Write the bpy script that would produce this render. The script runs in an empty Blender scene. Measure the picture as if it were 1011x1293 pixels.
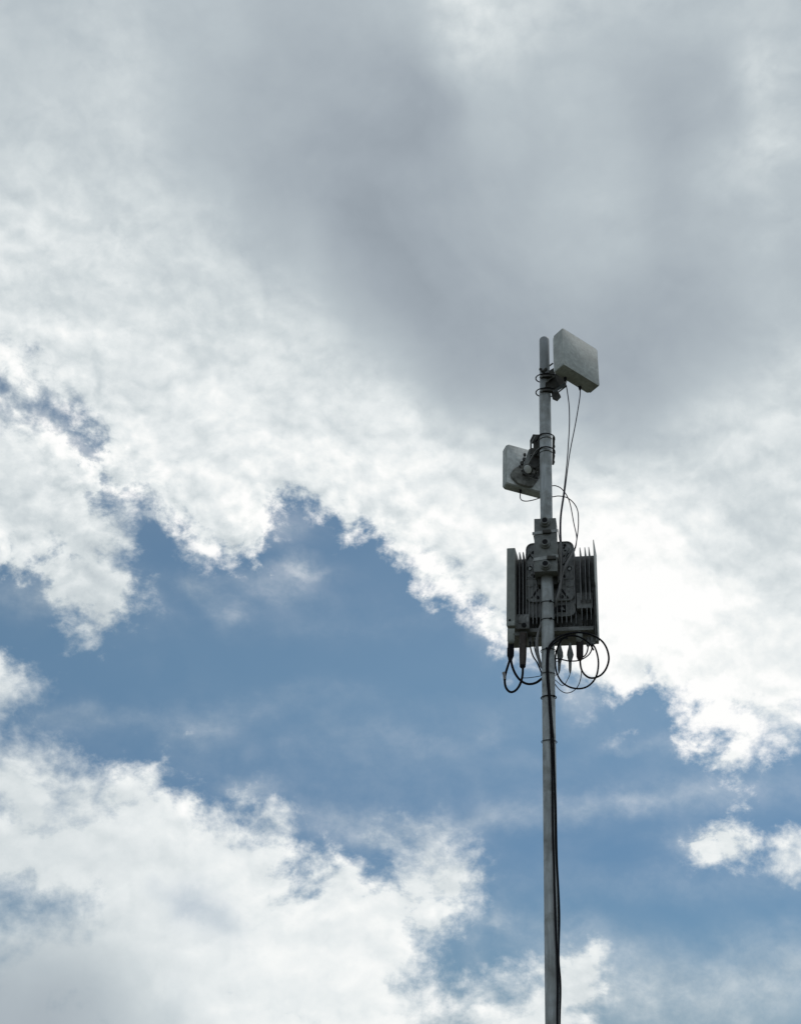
import bpy, bmesh, math, random
import numpy as np
from mathutils import Vector, Matrix
random.seed(7)
R = math.radians
SC = bpy.context.scene
COL = SC.collection

# ------------------------------------------------------------------ camera
CAM_LOC = Vector((0.0, -5.2, 1.6))
YAW, PITCH, ROLL = R(-7.92296583), R(28.0), R(3.03921149)
FPX, CX, CY = 1500.0, 505.5, 646.5            # focal length and centre, in photo pixels
fwd = Vector((math.sin(YAW)*math.cos(PITCH), math.cos(YAW)*math.cos(PITCH), math.sin(PITCH)))
rgt0 = Vector((math.cos(YAW), -math.sin(YAW), 0.0)); up0 = rgt0.cross(fwd)
rgt = rgt0*math.cos(ROLL) + up0*math.sin(ROLL); up = -rgt0*math.sin(ROLL) + up0*math.cos(ROLL)
cd = bpy.data.cameras.new('camera'); cam = bpy.data.objects.new('camera', cd); COL.objects.link(cam)
cd.sensor_fit = 'VERTICAL'; cd.sensor_height = 36.0; cd.sensor_width = 36.0*1011/1293
cd.lens = FPX/1293.0*36.0; cd.clip_start = 0.05; cd.clip_end = 20000.0
M3 = Matrix((rgt, up, -fwd)).transposed()
cam.matrix_world = Matrix.Translation(CAM_LOC) @ M3.to_4x4()
SC.camera = cam

def at(px, py, y=0.0):
    """the point on the upright plane y metres behind the mast axis seen at this place of the photo"""
    d = fwd + rgt*((px-CX)/FPX) - up*((py-CY)/FPX)
    return CAM_LOC + d*((y-CAM_LOC.y)/d.y)

# ------------------------------------------------------------------ exposure, world, sun
SC.view_settings.view_transform = 'Standard'; SC.view_settings.look = 'None'
SC.view_settings.exposure = 0.0; SC.view_settings.gamma = 1.0
SC.render.engine = 'CYCLES'
try: SC.cycles.use_denoising = True
except Exception: pass

SUN_EL, SUN_AZ = 58.0, 38.0                   # degrees; azimuth from the view axis (+y) towards +x
sl = bpy.data.lights.new('sun', 'SUN'); sl.energy = 0.9; sl.angle = R(14); sl.color = (1.0, .96, .9)
so = bpy.data.objects.new('sun', sl); COL.objects.link(so)
sdir = Vector((math.sin(R(SUN_AZ))*math.cos(R(SUN_EL)), math.cos(R(SUN_AZ))*math.cos(R(SUN_EL)), math.sin(R(SUN_EL))))
so.rotation_euler = sdir.to_track_quat('Z', 'Y').to_euler(); so.location = (3, 3, 9)

# Broken cloud over a blue sky. Outlines are compass directions: (azimuth, elevation) in degrees.
CLOUD_OUTLINES = {
    'main': [(-32.39,30.77),(-30.0,30.9),(-28.3,30.68),(-26.55,30.29),(-25.35,29.62),(-24.35,28.29),(-23.21,27.35),(-22.06,26.78),(-20.98,25.8),(-19.71,25.59),(-18.25,25.02),(-16.82,25.18),(-15.37,25.26),(-14.92,26.06),(-14.43,26.87),(-13.48,27.19),(-12.36,26.74),(-11.05,26.38),(-9.78,26.47),(-8.91,26.29),(-8.02,25.72),(-7.07,25.38),(-6.05,24.28),(-4.57,23.49),(-3.61,22.87),(-3.22,22.01),(-2.08,21.5),(-0.08,20.47),(1.68,19.36),(3.02,18.77),(4.58,19.19),(5.52,18.88),(6.36,18.39),(7.48,17.46),(8.77,17.35),(7.96,16.55),(8.03,16.02),(9.0,15.96),(9.88,16.49),(10.87,16.63),(12.47,16.74),(24.2,15.35),(70,20),(70,90),(-90,90),(-90,36)],
    'left': [(-42.75,24.88),(-32.35,30.63),(-29.97,30.76),(-28.67,30.53),(-27.28,30.22),(-25.54,29.55),(-24.39,28.25),(-23.31,27.26),(-22.08,26.4),(-21.27,25.15),(-21.9,24.16),(-20.72,22.89),(-22.51,20.56),(-24.31,21.49),(-25.57,23.44),(-28.12,23.43),(-31.72,22.86),(-41.33,20.84)],
    'small_left': [(-34.14,18.78),(-27.19,19.38),(-26.46,19.43),(-25.79,18.91),(-25.27,18.19),(-25.7,17.23),(-26.54,16.43),(-32.98,14.51)],
    'lower': [(-41.93,13.76),(-26.39,15.7),(-24.98,15.9),(-23.67,15.71),(-22.37,15.26),(-21.48,14.79),(-20.48,15.47),(-19.41,15.8),(-18.1,15.94),(-17.42,15.13),(-17.09,14.08),(-16.36,13.43),(-14.94,13.48),(-13.39,13.06),(-12.35,12.1),(-11.62,11.02),(-11.0,11.62),(-9.53,11.99),(-8.37,11.55),(-7.68,12.51),(-6.56,12.92),(-5.42,12.68),(-4.27,12.02),(-3.5,10.99),(-3.3,9.96),(-4.21,9.38),(-4.91,8.47),(-5.42,7.5),(-5.14,6.51),(-4.13,5.97),(-2.71,6.29),(-1.3,7.26),(0.13,7.54),(1.53,7.02),(1.91,5.8),(2.04,1.15),(-37.28,-0.73)],
    'right': [(5.43,13.14),(6.75,13.48),(8.08,13.64),(9.04,13.22),(10.08,12.45),(10.37,11.97),(9.32,11.78),(8.45,11.69),(7.14,11.52),(6.35,11.87),(5.74,12.31)],
    'right_edge': [(10.13,11.91),(10.75,12.57),(11.37,12.9),(14.39,13.08),(17.46,11.97),(14.05,10.62),(10.8,11.16),(10.02,11.51)],
}
CLOUD_GAPS = [
    [(-29.13,12.44),(-25.78,12.81),(-25.41,12.37),(-25.38,11.75),(-28.81,11.07)],
    [(-28.39,9.26),(-25.09,9.49),(-24.03,9.29),(-22.22,8.86),(-21.37,8.74),(-21.88,8.49),(-23.79,8.09),(-28.01,7.62)],
]
# thin veils: azimuth, elevation, two half-axes (d_az,d_el), thickness
VEILS = [(-3.55,13.53,6.36,0.76,-0.07,0.5,0.2),
    (3.59,14.37,3.29,0.42,-0.05,0.49,0.22),
    (-8.08,12.92,3.4,0.15,-0.04,0.71,0.14),
    (-15.44,17.69,4.12,1.17,-0.23,0.63,0.07),
    (-17.45,16.77,1.1,0.76,-0.38,0.47,0.2),
    (-10.83,18.97,3.58,0.2,-0.05,0.6,0.05),
    (6.99,6.42,5.59,0.36,0.03,1.44,0.42),
    (2.92,6.8,2.41,0.06,0.05,1.32,0.35),
    (10.45,7.9,2.92,0.01,0.14,1.29,0.25),
    (0.14,8.38,2.14,0.05,0.01,1.01,0.25),
    (-2.31,9.14,0.66,0.02,0.0,0.24,0.62),
    (-13.05,25.12,0.9,0.22,-0.11,0.37,0.5),
    (-18.54,23.69,0.32,0.33,-0.27,0.23,0.4),
    (-16.42,22.83,0.65,0.3,-0.15,0.27,0.3),
    (-3.44,7.42,0.17,0.03,-0.26,1.24,0.28),
    (-3.9,8.57,0.19,-0.09,0.28,0.49,0.2),
    (-20.06,21.1,0.55,0.07,-0.14,0.88,0.16),
    (-22.23,16.97,2.59,0.3,-0.09,0.5,0.2),
    (-25.57,22.36,2.26,0.36,-0.2,0.93,0.28),
    (-14.65,14.22,1.13,0.08,-0.04,0.35,0.4),
    (-9.64,13.55,2.66,0.13,-0.03,0.5,0.2),
    (6.0,17.49,1.49,0.07,-0.01,0.22,0.5),
    (-2.9,22.32,0.73,0.01,-0.01,0.83,0.5),
    (-7.14,9.46,4.39,0.18,-0.11,2.08,0.2),
    (1.09,19.55,0.88,-0.3,0.2,0.49,0.5),
    (9.09,14.94,4.18,-0.14,0.06,0.7,0.14),
    (-24.25,23.51,1.93,0.29,-0.22,1.08,0.35),
    (-14.53,27.02,1.69,0.15,-0.09,0.75,0.3),
    (-23.97,28.06,0.77,0.6,-1.61,1.67,0.3),
    (-26.8,29.61,2.31,-0.7,0.2,0.56,0.2),
    (-15.68,8.95,2.1,-0.55,0.18,0.72,-0.3),
    (-17.22,9.69,1.07,0.08,-0.09,0.61,-0.22),
    (-16.45,4.73,0.76,0.05,-0.12,0.96,-0.22),
    (7.33,10.85,8.71,0.18,0.03,0.74,0.1),
    (-23.97,10.78,4.18,0.42,-0.24,1.21,0.35),
    (-24.31,8.97,3.06,0.28,-0.16,0.85,0.2),
    (-27.32,30.06,2.67,-0.88,0.27,0.69,0.34),
    (-24.45,28.35,0.6,0.97,-1.21,0.61,0.3),
    (-7.41,14.75,19.31,0.11,-0.16,2.92,0.07),
    (6.94,12.62,1.4,-0.11,0.06,0.45,0.5),
    (8.0,12.68,1.39,-0.11,0.08,0.48,0.3),
    (-17.81,23.44,6.04,1.16,-0.21,0.8,0.08),
    (-14.61,24.15,2.49,-0.11,0.03,0.68,0.12),
    (-5.19,17.4,8.51,1.24,-0.15,0.8,0.07),
    (-11.15,22.72,7.38,0.93,-0.16,0.89,0.05)]
# how bright the cloud is towards (azimuth, elevation): 0-255 display value, reach in degrees
BRIGHT = [
    (-38.79,47.94,190,2.6),(-36.25,48.76,190,2.6),(-30.53,50.32,190,2.6),(-24.24,51.62,188,2.6),(-17.48,52.59,182,2.6),(-10.4,53.15,186,2.6),
    (-3.2,53.29,200,2.6),(3.9,53.0,195,2.6),(10.7,52.32,190,2.6),(17.56,51.19,187,2.6),(20.79,50.5,187,2.6),(-37.97,46.21,194,2.6),
    (-35.46,47.0,194,2.6),(-29.82,48.52,200,2.6),(-23.65,49.77,188,2.6),(-17.05,50.71,184,2.6),(-10.15,51.26,192,2.6),(-3.15,51.39,210,2.6),
    (3.76,51.12,204,2.6),(10.38,50.46,197,2.6),(17.08,49.38,195,2.6),(20.25,48.72,190,2.6),(-36.92,43.82,190,2.6),(-34.45,44.58,192,2.6),
    (-28.92,46.02,200,2.6),(-22.91,47.22,184,2.6),(-16.51,48.11,176,2.6),(-9.84,48.64,180,2.6),(-3.09,48.77,192,2.6),(3.57,48.52,191,2.6),
    (9.97,47.91,180,2.6),(16.48,46.89,196,2.6),(19.57,46.26,195,2.6),(-35.93,41.35,196,2.6),(-33.49,42.07,198,2.6),(-28.07,43.44,204,2.6),
    (-22.22,44.58,187,2.6),(-16.0,45.42,173,2.6),(-9.56,45.92,166,2.6),(-3.03,46.06,178,2.6),(3.4,45.83,184,2.6),(9.6,45.26,176,2.6),
    (15.92,44.31,192,2.6),(18.93,43.73,195,2.6),(-34.98,38.79,204,2.6),(-32.58,39.47,208,2.6),(-27.27,40.77,208,2.6),(-21.56,41.84,196,2.6),
    (-15.53,42.64,176,2.6),(-9.29,43.12,164,2.6),(-2.98,43.26,174,2.6),(3.24,43.06,184,2.6),(9.24,42.53,178,2.6),(15.39,41.66,200,2.6),
    (18.33,41.11,195,2.6),(-34.07,36.17,218,2.6),(-31.72,36.81,222,2.6),(-26.52,38.03,221,2.6),(-20.95,39.04,209,2.6),(-15.09,39.79,188,2.6),
    (-9.04,40.25,166,2.6),(-2.93,40.39,176,2.6),(3.09,40.21,184,2.6),(8.91,39.74,175,2.6),(14.89,38.94,180,2.6),(17.76,38.44,185,2.6),
    (-33.21,33.5,224,2.6),(-30.9,34.09,225,2.6),(-25.8,35.22,228,2.6),(-20.37,36.16,220,2.6),(-14.67,36.87,212,2.6),(-8.8,37.31,184,2.6),
    (-2.89,37.45,166,2.6),(2.95,37.3,174,2.6),(8.6,36.88,172,2.6),(14.42,36.16,194,2.6),(17.22,35.71,195,2.6),(-32.39,30.77,221,2.6),
    (-30.12,31.32,222,2.6),(-25.12,32.37,223,2.6),(-19.82,33.24,222,2.6),(-14.28,33.9,222,2.6),(-8.58,34.31,206,2.6),(-2.84,34.46,181,2.6),
    (2.82,34.34,172,2.6),(8.31,33.98,180,2.6),(13.98,33.34,205,2.6),(16.71,32.93,210,2.6),(-31.61,28.01,226,2.6),(-29.37,28.52,226,2.6),
    (-24.48,29.48,226,2.6),(-19.3,30.28,229,2.6),(-13.91,30.89,232,2.6),(-8.37,31.28,228,2.6),(-2.8,31.43,208,2.6),(2.7,31.35,186,2.6),
    (8.03,31.04,200,2.6),(13.55,30.48,216,2.6),(16.22,30.13,218,2.6),(-30.86,25.24,224,2.6),(-28.66,25.69,224,2.6),(-23.87,26.57,226,2.6),
    (-18.81,27.3,230,2.6),(-13.56,27.87,234,2.6),(-8.18,28.24,236,2.6),(-2.77,28.39,232,2.6),(2.58,28.34,240,2.6),(7.77,28.08,220,2.6),
    (13.16,27.61,220,2.6),(15.76,27.3,218,2.6),(-30.14,22.45,212,2.6),(-27.99,22.87,212,2.6),(-23.29,23.65,205,2.6),(-18.35,24.32,228,2.6),
    (-13.23,24.84,232,2.6),(-7.99,25.19,235,2.6),(-2.73,25.35,238,2.6),(2.47,25.32,256,2.6),(7.52,25.13,246,2.6),(12.78,24.74,216,2.6),
    (15.32,24.48,215,2.6),(-29.46,19.68,212,2.6),(-27.34,20.05,208,2.6),(-22.74,20.75,196,2.6),(-17.91,21.36,220,2.6),(-12.91,21.83,230,2.6),
    (-7.81,22.15,235,2.6),(-2.7,22.32,240,2.6),(2.36,22.33,254,2.6),(7.29,22.18,252,2.6),(12.42,21.88,240,2.6),(14.91,21.67,235,2.6),
    (-28.8,16.93,225,2.6),(-26.72,17.26,222,2.6),(-22.21,17.88,215,2.6),(-17.49,18.42,220,2.6),(-12.61,18.85,225,2.6),(-7.65,19.15,230,2.6),
    (-2.66,19.33,236,2.6),(2.26,19.36,246,2.6),(7.06,19.27,245,2.6),(12.07,19.04,242,2.6),(14.51,18.88,240,2.6),(-28.18,14.22,214,2.6),
    (-26.13,14.5,214,2.6),(-21.71,15.05,220,2.6),(-17.09,15.53,225,2.6),(-12.33,15.91,226,2.6),(-7.49,16.2,226,2.6),(-2.63,16.38,228,2.6),
    (2.17,16.44,235,2.6),(6.85,16.4,238,2.6),(11.75,16.25,240,2.6),(14.13,16.13,240,2.6),(-27.57,11.56,216,2.6),(-25.57,11.8,216,2.6),
    (-21.23,12.27,224,2.6),(-16.71,12.69,228,2.6),(-12.06,13.04,228,2.6),(-7.34,13.31,222,2.6),(-2.6,13.49,220,2.6),(2.08,13.58,228,2.6),
    (6.65,13.59,236,2.6),(11.43,13.51,234,2.6),(13.77,13.43,230,2.6),(-27.0,8.96,214,2.6),(-25.03,9.16,216,2.6),(-20.77,9.56,222,2.6),
    (-16.35,9.93,226,2.6),(-11.81,10.24,230,2.6),(-7.2,10.49,228,2.6),(-2.58,10.68,222,2.6),(1.99,10.8,218,2.6),(6.46,10.85,222,2.6),
    (11.14,10.83,224,2.6),(13.42,10.79,226,2.6),(-26.44,6.42,212,2.6),(-24.51,6.59,214,2.6),(-20.33,6.93,222,2.6),(-16.0,7.25,230,2.6),
    (-11.56,7.52,234,2.6),(-7.06,7.76,232,2.6),(-2.55,7.95,226,2.6),(1.91,8.09,216,2.6),(6.27,8.18,212,2.6),(10.85,8.22,212,2.6),
    (13.09,8.23,212,2.6),(-25.83,3.57,172,2.6),(-23.93,3.71,170,2.6),(-19.85,3.98,186,2.6),(-15.62,4.24,226,2.6),(-11.29,4.48,234,2.6),
    (-6.91,4.7,234,2.6),(-2.52,4.9,230,2.6),(1.82,5.06,222,2.6),(6.07,5.19,212,2.6),(10.54,5.3,212,2.6),(12.73,5.34,212,2.6),
    (-25.16,0.43,180,2.6),(-23.3,0.53,182,2.6),(-19.32,0.73,190,2.6),(-15.2,0.94,225,2.6),(-11.0,1.15,235,2.6),(-6.75,1.35,235,2.6),
    (-2.49,1.55,230,2.6),(1.72,1.73,220,2.6),(5.85,1.91,214,2.6),(10.19,2.08,214,2.6),(12.33,2.16,214,2.6),(-22.15,4.71,172,2.31),
    (7.48,46.18,172,1.73),(10.76,43.22,202,1.35),(14.95,45.5,205,0.85),(4.67,49.1,184,1.54),(9.22,40.42,184,1.15),(-18.63,46.84,172,1.92),
    (-2.26,46.4,186,1.54),(-13.14,45.34,166,1.54),(-9.26,42.77,161,3.46),(-14.67,45.21,170,3.08),(-18.78,47.5,176,2.69),(-10.95,39.77,172,1.92),
    (-3.21,42.19,176,1.54),(0.69,39.95,184,1.54),(6.09,36.37,168,1.92),(-5.84,34.79,172,1.73),(-1.25,34.83,166,1.54),(-20.72,48.92,194,1.15),
    (-33.22,46.3,186,1.54),(-31.06,43.07,200,1.54),(-27.54,45.64,204,1.15),(-5.08,50.75,216,1.92),(13.79,46.96,222,0.77),(13.15,43.47,222,0.85),
    (14.94,44.31,214,0.85),(13.46,39.87,200,1.0),(11.53,42.08,196,0.92),(-8.42,32.04,238,1.54),(-5.58,28.34,236,1.54),(9.28,30.93,220,1.54),
    (8.09,20.32,254,2.31),(5.97,22.98,256,2.31),(0.45,28.38,244,1.54),(10.15,18.43,246,1.54),(4.15,41.94,193,1.54),(11.7,38.51,188,1.35),
    (-26.64,37.63,212,2.31),(-28.05,44.14,194,1.92),(-5.58,39.63,166,3.08),(-23.2,22.17,205,1.54),(4.57,26.39,256,1.92),(-25.61,38.94,216,1.15),
    (-26.0,24.33,212,1.54),(11.73,25.92,205,1.73),(10.26,23.12,225,1.54),(0.54,32.92,196,1.15),
]

A0, A1, E0, E1, NA, NE = -50.0, 32.0, -2.0, 60.0, 176, 136
aa = np.linspace(A0, A1, NA); ee = np.linspace(E0, E1, NE)
AG, EG = np.meshgrid(aa, ee, indexing='ij')
COSM = 0.85                                    # an azimuth degree is shorter than an elevation degree
def signed(poly):
    """distance in degrees to a closed outline, positive inside"""
    P = np.array(poly, float); Q = np.roll(P, -1, 0)
    best = np.full(AG.shape, 1e9); ins = np.zeros(AG.shape, bool)
    for (x0, y0), (x1, y1) in zip(P, Q):
        dx, dy = (x1-x0)*COSM, y1-y0; L = dx*dx+dy*dy+1e-9
        t = np.clip(((AG-x0)*COSM*dx+(EG-y0)*dy)/L, 0, 1)
        best = np.minimum(best, np.hypot((AG-x0)*COSM-t*dx, EG-y0-t*dy))
        c = ((y0 > EG) != (y1 > EG)); xi = x0+(EG-y0)*(x1-x0)/((y1-y0) if y1 != y0 else 1e-9)
        ins ^= c & (AG < xi)
    return np.where(ins, best, -best)
S = np.max([signed(p)*(1.6 if k in ('right', 'right_edge') else 1.0) for k, p in CLOUD_OUTLINES.items()], 0)
for g in CLOUD_GAPS: S = np.minimum(S, -signed(g)*1.8+.75)
S = 3.0*np.tanh(S/3.0)
V = np.zeros_like(S)
for (ca, ce, a1, e1, a2, e2, amt) in VEILS:
    dt = a1*e2-a2*e1 + 1e-9; da, de = AG-ca, EG-ce
    u = (da*e2-a2*de)/dt; v = (a1*de-da*e1)/dt
    V += amt*np.exp(-(u*u+v*v))
V = np.clip(V, -.6, .8)
num = np.zeros_like(S); den = np.zeros_like(S)+1e-6
for (ca, ce, val, s) in BRIGHT:
    w = np.exp(-(((AG-ca)*COSM)**2+(EG-ce)**2)/(s*s))*(1.0 if s > 2.5 and s < 2.61 else 3.0)
    num += w*val; den += w
G = (num+3e-4*215)/(den+3e-4)/255.0
# away from the recorded part of the sky the cover fades to an even broken cloud
edge = np.clip(np.minimum(np.minimum(AG-A0, A1-AG)/6, (E1-EG)/6), 0, 1); edge = edge*edge*(3-2*edge)
S = S*edge+0.5*(1-edge); G = G*edge+0.82*(1-edge); V = V*edge

w = bpy.data.worlds.new('World'); SC.world = w; w.use_nodes = True
nt = w.node_tree; nt.nodes.clear(); N = nt.nodes.new; LK = nt.links.new
def math_(op, a, b=None, c=None, clamp=False):
    n = N('ShaderNodeMath'); n.operation = op; n.use_clamp = clamp
    for i, v in enumerate((a, b, c)):
        if v is None: continue
        if isinstance(v, (int, float)): n.inputs[i].default_value = v
        else: LK(v, n.inputs[i])
    return n.outputs[0]
def vmath(op, a, b=None, s=None):
    n = N('ShaderNodeVectorMath'); n.operation = op
    for i, v in enumerate((a, b)):
        if v is None: continue
        if isinstance(v, tuple): n.inputs[i].default_value = v
        else: LK(v, n.inputs[i])
    if s is not None: n.inputs['Scale'].default_value = s
    return n.outputs[0]
def noise(vec, scale, detail, rough, lac=2.0, dist=0.0, color=False):
    n = N('ShaderNodeTexNoise'); n.noise_dimensions = '3D'
    LK(vec, n.inputs['Vector']); n.inputs['Scale'].default_value = scale; n.inputs['Detail'].default_value = detail
    n.inputs['Roughness'].default_value = rough; n.inputs['Lacunarity'].default_value = lac; n.inputs['Distortion'].default_value = dist
    return n.outputs['Color' if color else 'Fac']
def smooth(v, lo, hi, a=0.0, b=1.0):
    n = N('ShaderNodeMapRange'); n.interpolation_type = 'SMOOTHSTEP'
    LK(v, n.inputs['Value']); n.inputs['From Min'].default_value = lo; n.inputs['From Max'].default_value = hi
    n.inputs['To Min'].default_value = a; n.inputs['To Max'].default_value = b
    return n.outputs['Result']
def curve(inp, ys):
    n = N('ShaderNodeFloatCurve'); mp = n.mapping; mp.use_clip = False; c = mp.curves[0]
    m = len(ys)
    c.points[0].location = (0.0, float(ys[0])); c.points[1].location = (1.0, float(ys[-1]))
    for i in range(1, m-1): c.points.new(i/(m-1), float(ys[i]))
    for p in c.points: p.handle_type = 'VECTOR'
    mp.update(); LK(inp, n.inputs['Value']); return n.outputs[0]
def field(ua, ue, Z, rank):
    """a smooth map of the sky as a sum of products of curves over azimuth and elevation"""
    U, s, Vt = np.linalg.svd(Z, full_matrices=False); acc = None
    for k in range(rank):
        r = math.sqrt(s[k]); m = math_('MULTIPLY', curve(ua, U[:, k]*r), curve(ue, Vt[k]*r))
        acc = m if acc is None else math_('ADD', acc, m)
    return acc
tc = N('ShaderNodeTexCoord'); D = vmath('NORMALIZE', tc.outputs['Generated'])
# domain warp: turbulence bends every outline
wc = noise(D, 7.0, 5, .55, color=True); wv = vmath('SUBTRACT', wc, (.5, .5, .5)); wv = vmath('SCALE', wv, s=.042)
wc2 = noise(D, 34.0, 5, .6, color=True); wv2 = vmath('SUBTRACT', wc2, (.5, .5, .5)); wv2 = vmath('SCALE', wv2, s=.026)
DW = vmath('NORMALIZE', vmath('ADD', D, vmath('ADD', wv, wv2)))
def ang(v):
    sp = N('ShaderNodeSeparateXYZ'); LK(v, sp.inputs[0])
    az = math_('ARCTAN2', sp.outputs[0], sp.outputs[1]); el = math_('ARCSINE', sp.outputs[2])
    ua = math_('DIVIDE', math_('SUBTRACT', az, R(A0)), R(A1-A0), clamp=True)
    ue = math_('DIVIDE', math_('SUBTRACT', el, R(E0)), R(E1-E0), clamp=True)
    return ua, ue, sp.outputs[2]
ua, ue, _ = ang(DW)
ub, ub2, zz = ang(D)
fS = field(ua, ue, S, 30)
fV = field(ua, ue, V, 14)
fG = field(ub, ub2, G, 12)
# fine structure
DZ = vmath('ADD', D, vmath('SCALE', wv, s=.6))
DZ = vmath('MULTIPLY', DZ, (1.0, 1.0, 1.35))
n1 = noise(DZ, 13.0, 9, .62, dist=.25)
off = (0.0035*1.0, 0.0, 0.0105)
n2 = noise(vmath('ADD', DZ, off), 13.0, 9, .62, dist=.25)
# rounded heads of the cumulus: fractal cells, bent by the turbulence
def billow(v):
    n = N('ShaderNodeTexVoronoi'); n.voronoi_dimensions = '3D'; n.feature = 'F1'; n.normalize = False
    LK(v, n.inputs['Vector']); n.inputs['Scale'].default_value = 17.0; n.inputs['Detail'].default_value = 2.0; n.inputs['Roughness'].default_value = .55
    n.inputs['Lacunarity'].default_value = 2.1
    return n.outputs['Distance']
DB = vmath('ADD', DZ, vmath('SCALE', wv2, s=1.3))
b1 = billow(DB); b2 = billow(vmath('ADD', DB, (.0045, 0.0, .014)))
puff = math_('SUBTRACT', b2, b1)                         # lit head, shaded flank
relief = math_('MULTIPLY_ADD', puff, .34, math_('MULTIPLY', math_('SUBTRACT', n1, n2), .72))                       # lit side minus shaded side of each billow
n3 = noise(vmath('ADD', D, vmath('SCALE', wv, s=1.6)), 6.5, 8, .52, dist=.5)
nf = noise(DZ, 46.0, 6, .66)
dens = math_('MULTIPLY_ADD', math_('SUBTRACT', n1, .5), 4.2, fS)
dens = math_('MULTIPLY_ADD', math_('SUBTRACT', nf, .5), 3.0, dens)
dens = math_('MULTIPLY_ADD', math_('SUBTRACT', .86, b1), 1.3, dens)
# the low, distant bank is hazier: its edge is spread over a wider range of thickness
dens = math_('MULTIPLY', dens, smooth(zz, .10, .36, .50, 1.0))
dens = math_('MULTIPLY', dens, smooth(n3, .36, .62, .55, 1.3))    # crisp in places, thinning into haze in others
alpha = smooth(dens, -.6, 1.05)
veil = math_('MULTIPLY', fV, smooth(math_('MULTIPLY_ADD', math_('SUBTRACT', nf, .5), .8, n1), .22, .78, .6, 1.35))
thin = math_('MULTIPLY_ADD', alpha, 1.0, veil, clamp=True)
# cloud brightness (display value) with relief strongest where the cloud is bright and thin
bright = smooth(fG, .70, .89)
edgey = smooth(fS, 3.0, .3)                              # near an outline
k = math_('MULTIPLY_ADD', bright, .85, .10)
k = math_('MULTIPLY', k, math_('MULTIPLY_ADD', edgey, .75, .55))
k = math_('MULTIPLY', k, smooth(zz, .20, .46, .42, 1.0))
lum = math_('MULTIPLY_ADD', math_('MULTIPLY', relief, k), .66, math_('MULTIPLY_ADD', bright, .018, fG))
lum = math_('MULTIPLY_ADD', math_('SUBTRACT', n3, .5), math_('MULTIPLY_ADD', bright, -.07, .15), lum)
lum = math_('MULTIPLY_ADD', math_('MULTIPLY', math_('SUBTRACT', nf, .5), k), .16, lum)
ramp = N('ShaderNodeValToRGB'); LK(lum, ramp.inputs[0]); cr = ramp.color_ramp
def lin(c): return tuple(((v/255.+.055)/1.055)**2.4 if v > 10 else v/255./12.92 for v in c)+(1.0,)
stops = [(.55, (128, 138, 148)), (.66, (160, 170, 179)), (.75, (184, 194, 200)), (.84, (209, 217, 220)), (.92, (232, 237, 238)), (.97, (247, 249, 248)), (1.0, (255, 255, 254))]
while len(cr.elements) < len(stops): cr.elements.new(.5)
for e, (p, c) in zip(cr.elements, stops): e.position = p
for e, (p, c) in zip(cr.elements, stops): e.color = lin(c)
sky = N('ShaderNodeTexSky'); sky.sky_type = 'NISHITA'; sky.sun_disc = False
sky.sun_elevation = R(SUN_EL); sky.sun_rotation = R(SUN_AZ); sky.altitude = 200; sky.air_density = 1.0; sky.dust_density = 1.2; sky.ozone_density = 1.2
STR = 0.1
tint = N('ShaderNodeMix'); tint.data_type = 'RGBA'; tint.blend_type = 'MULTIPLY'; tint.inputs[0].default_value = 1.0
LK(sky.outputs[0], tint.inputs[6]); 
tr = N('ShaderNodeValToRGB'); LK(zz, tr.inputs[0]); tr.color_ramp.interpolation = 'EASE'
te = tr.color_ramp.elements; te.new(.5)
for e, p, c in zip(te, (.0, .19, .36), ((.37, .46, .60), (.365, .515, .61), (.60, .74, .73))): e.position = p; e.color = c+(1,)
LK(tr.outputs[0], tint.inputs[7])
cs = N('ShaderNodeMix'); cs.data_type = 'RGBA'; cs.blend_type = 'MULTIPLY'; cs.inputs[0].default_value = 1.0
LK(ramp.outputs[0], cs.inputs[6]); cs.inputs[7].default_value = (1/STR, 1/STR, 1/STR, 1)
cs.clamp_result = False
mx = N('ShaderNodeMix'); mx.data_type = 'RGBA'; LK(thin, mx.inputs[0]); LK(tint.outputs[2], mx.inputs[6]); LK(cs.outputs[2], mx.inputs[7])
bg = N('ShaderNodeBackground'); bg.inputs[1].default_value = STR; LK(mx.outputs[2], bg.inputs[0])
wo = N('ShaderNodeOutputWorld'); LK(bg.outputs[0], wo.inputs[0])
try: w.cycles.sampling_method = 'MANUAL'; w.cycles.sample_map_resolution = 512
except Exception: pass

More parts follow.
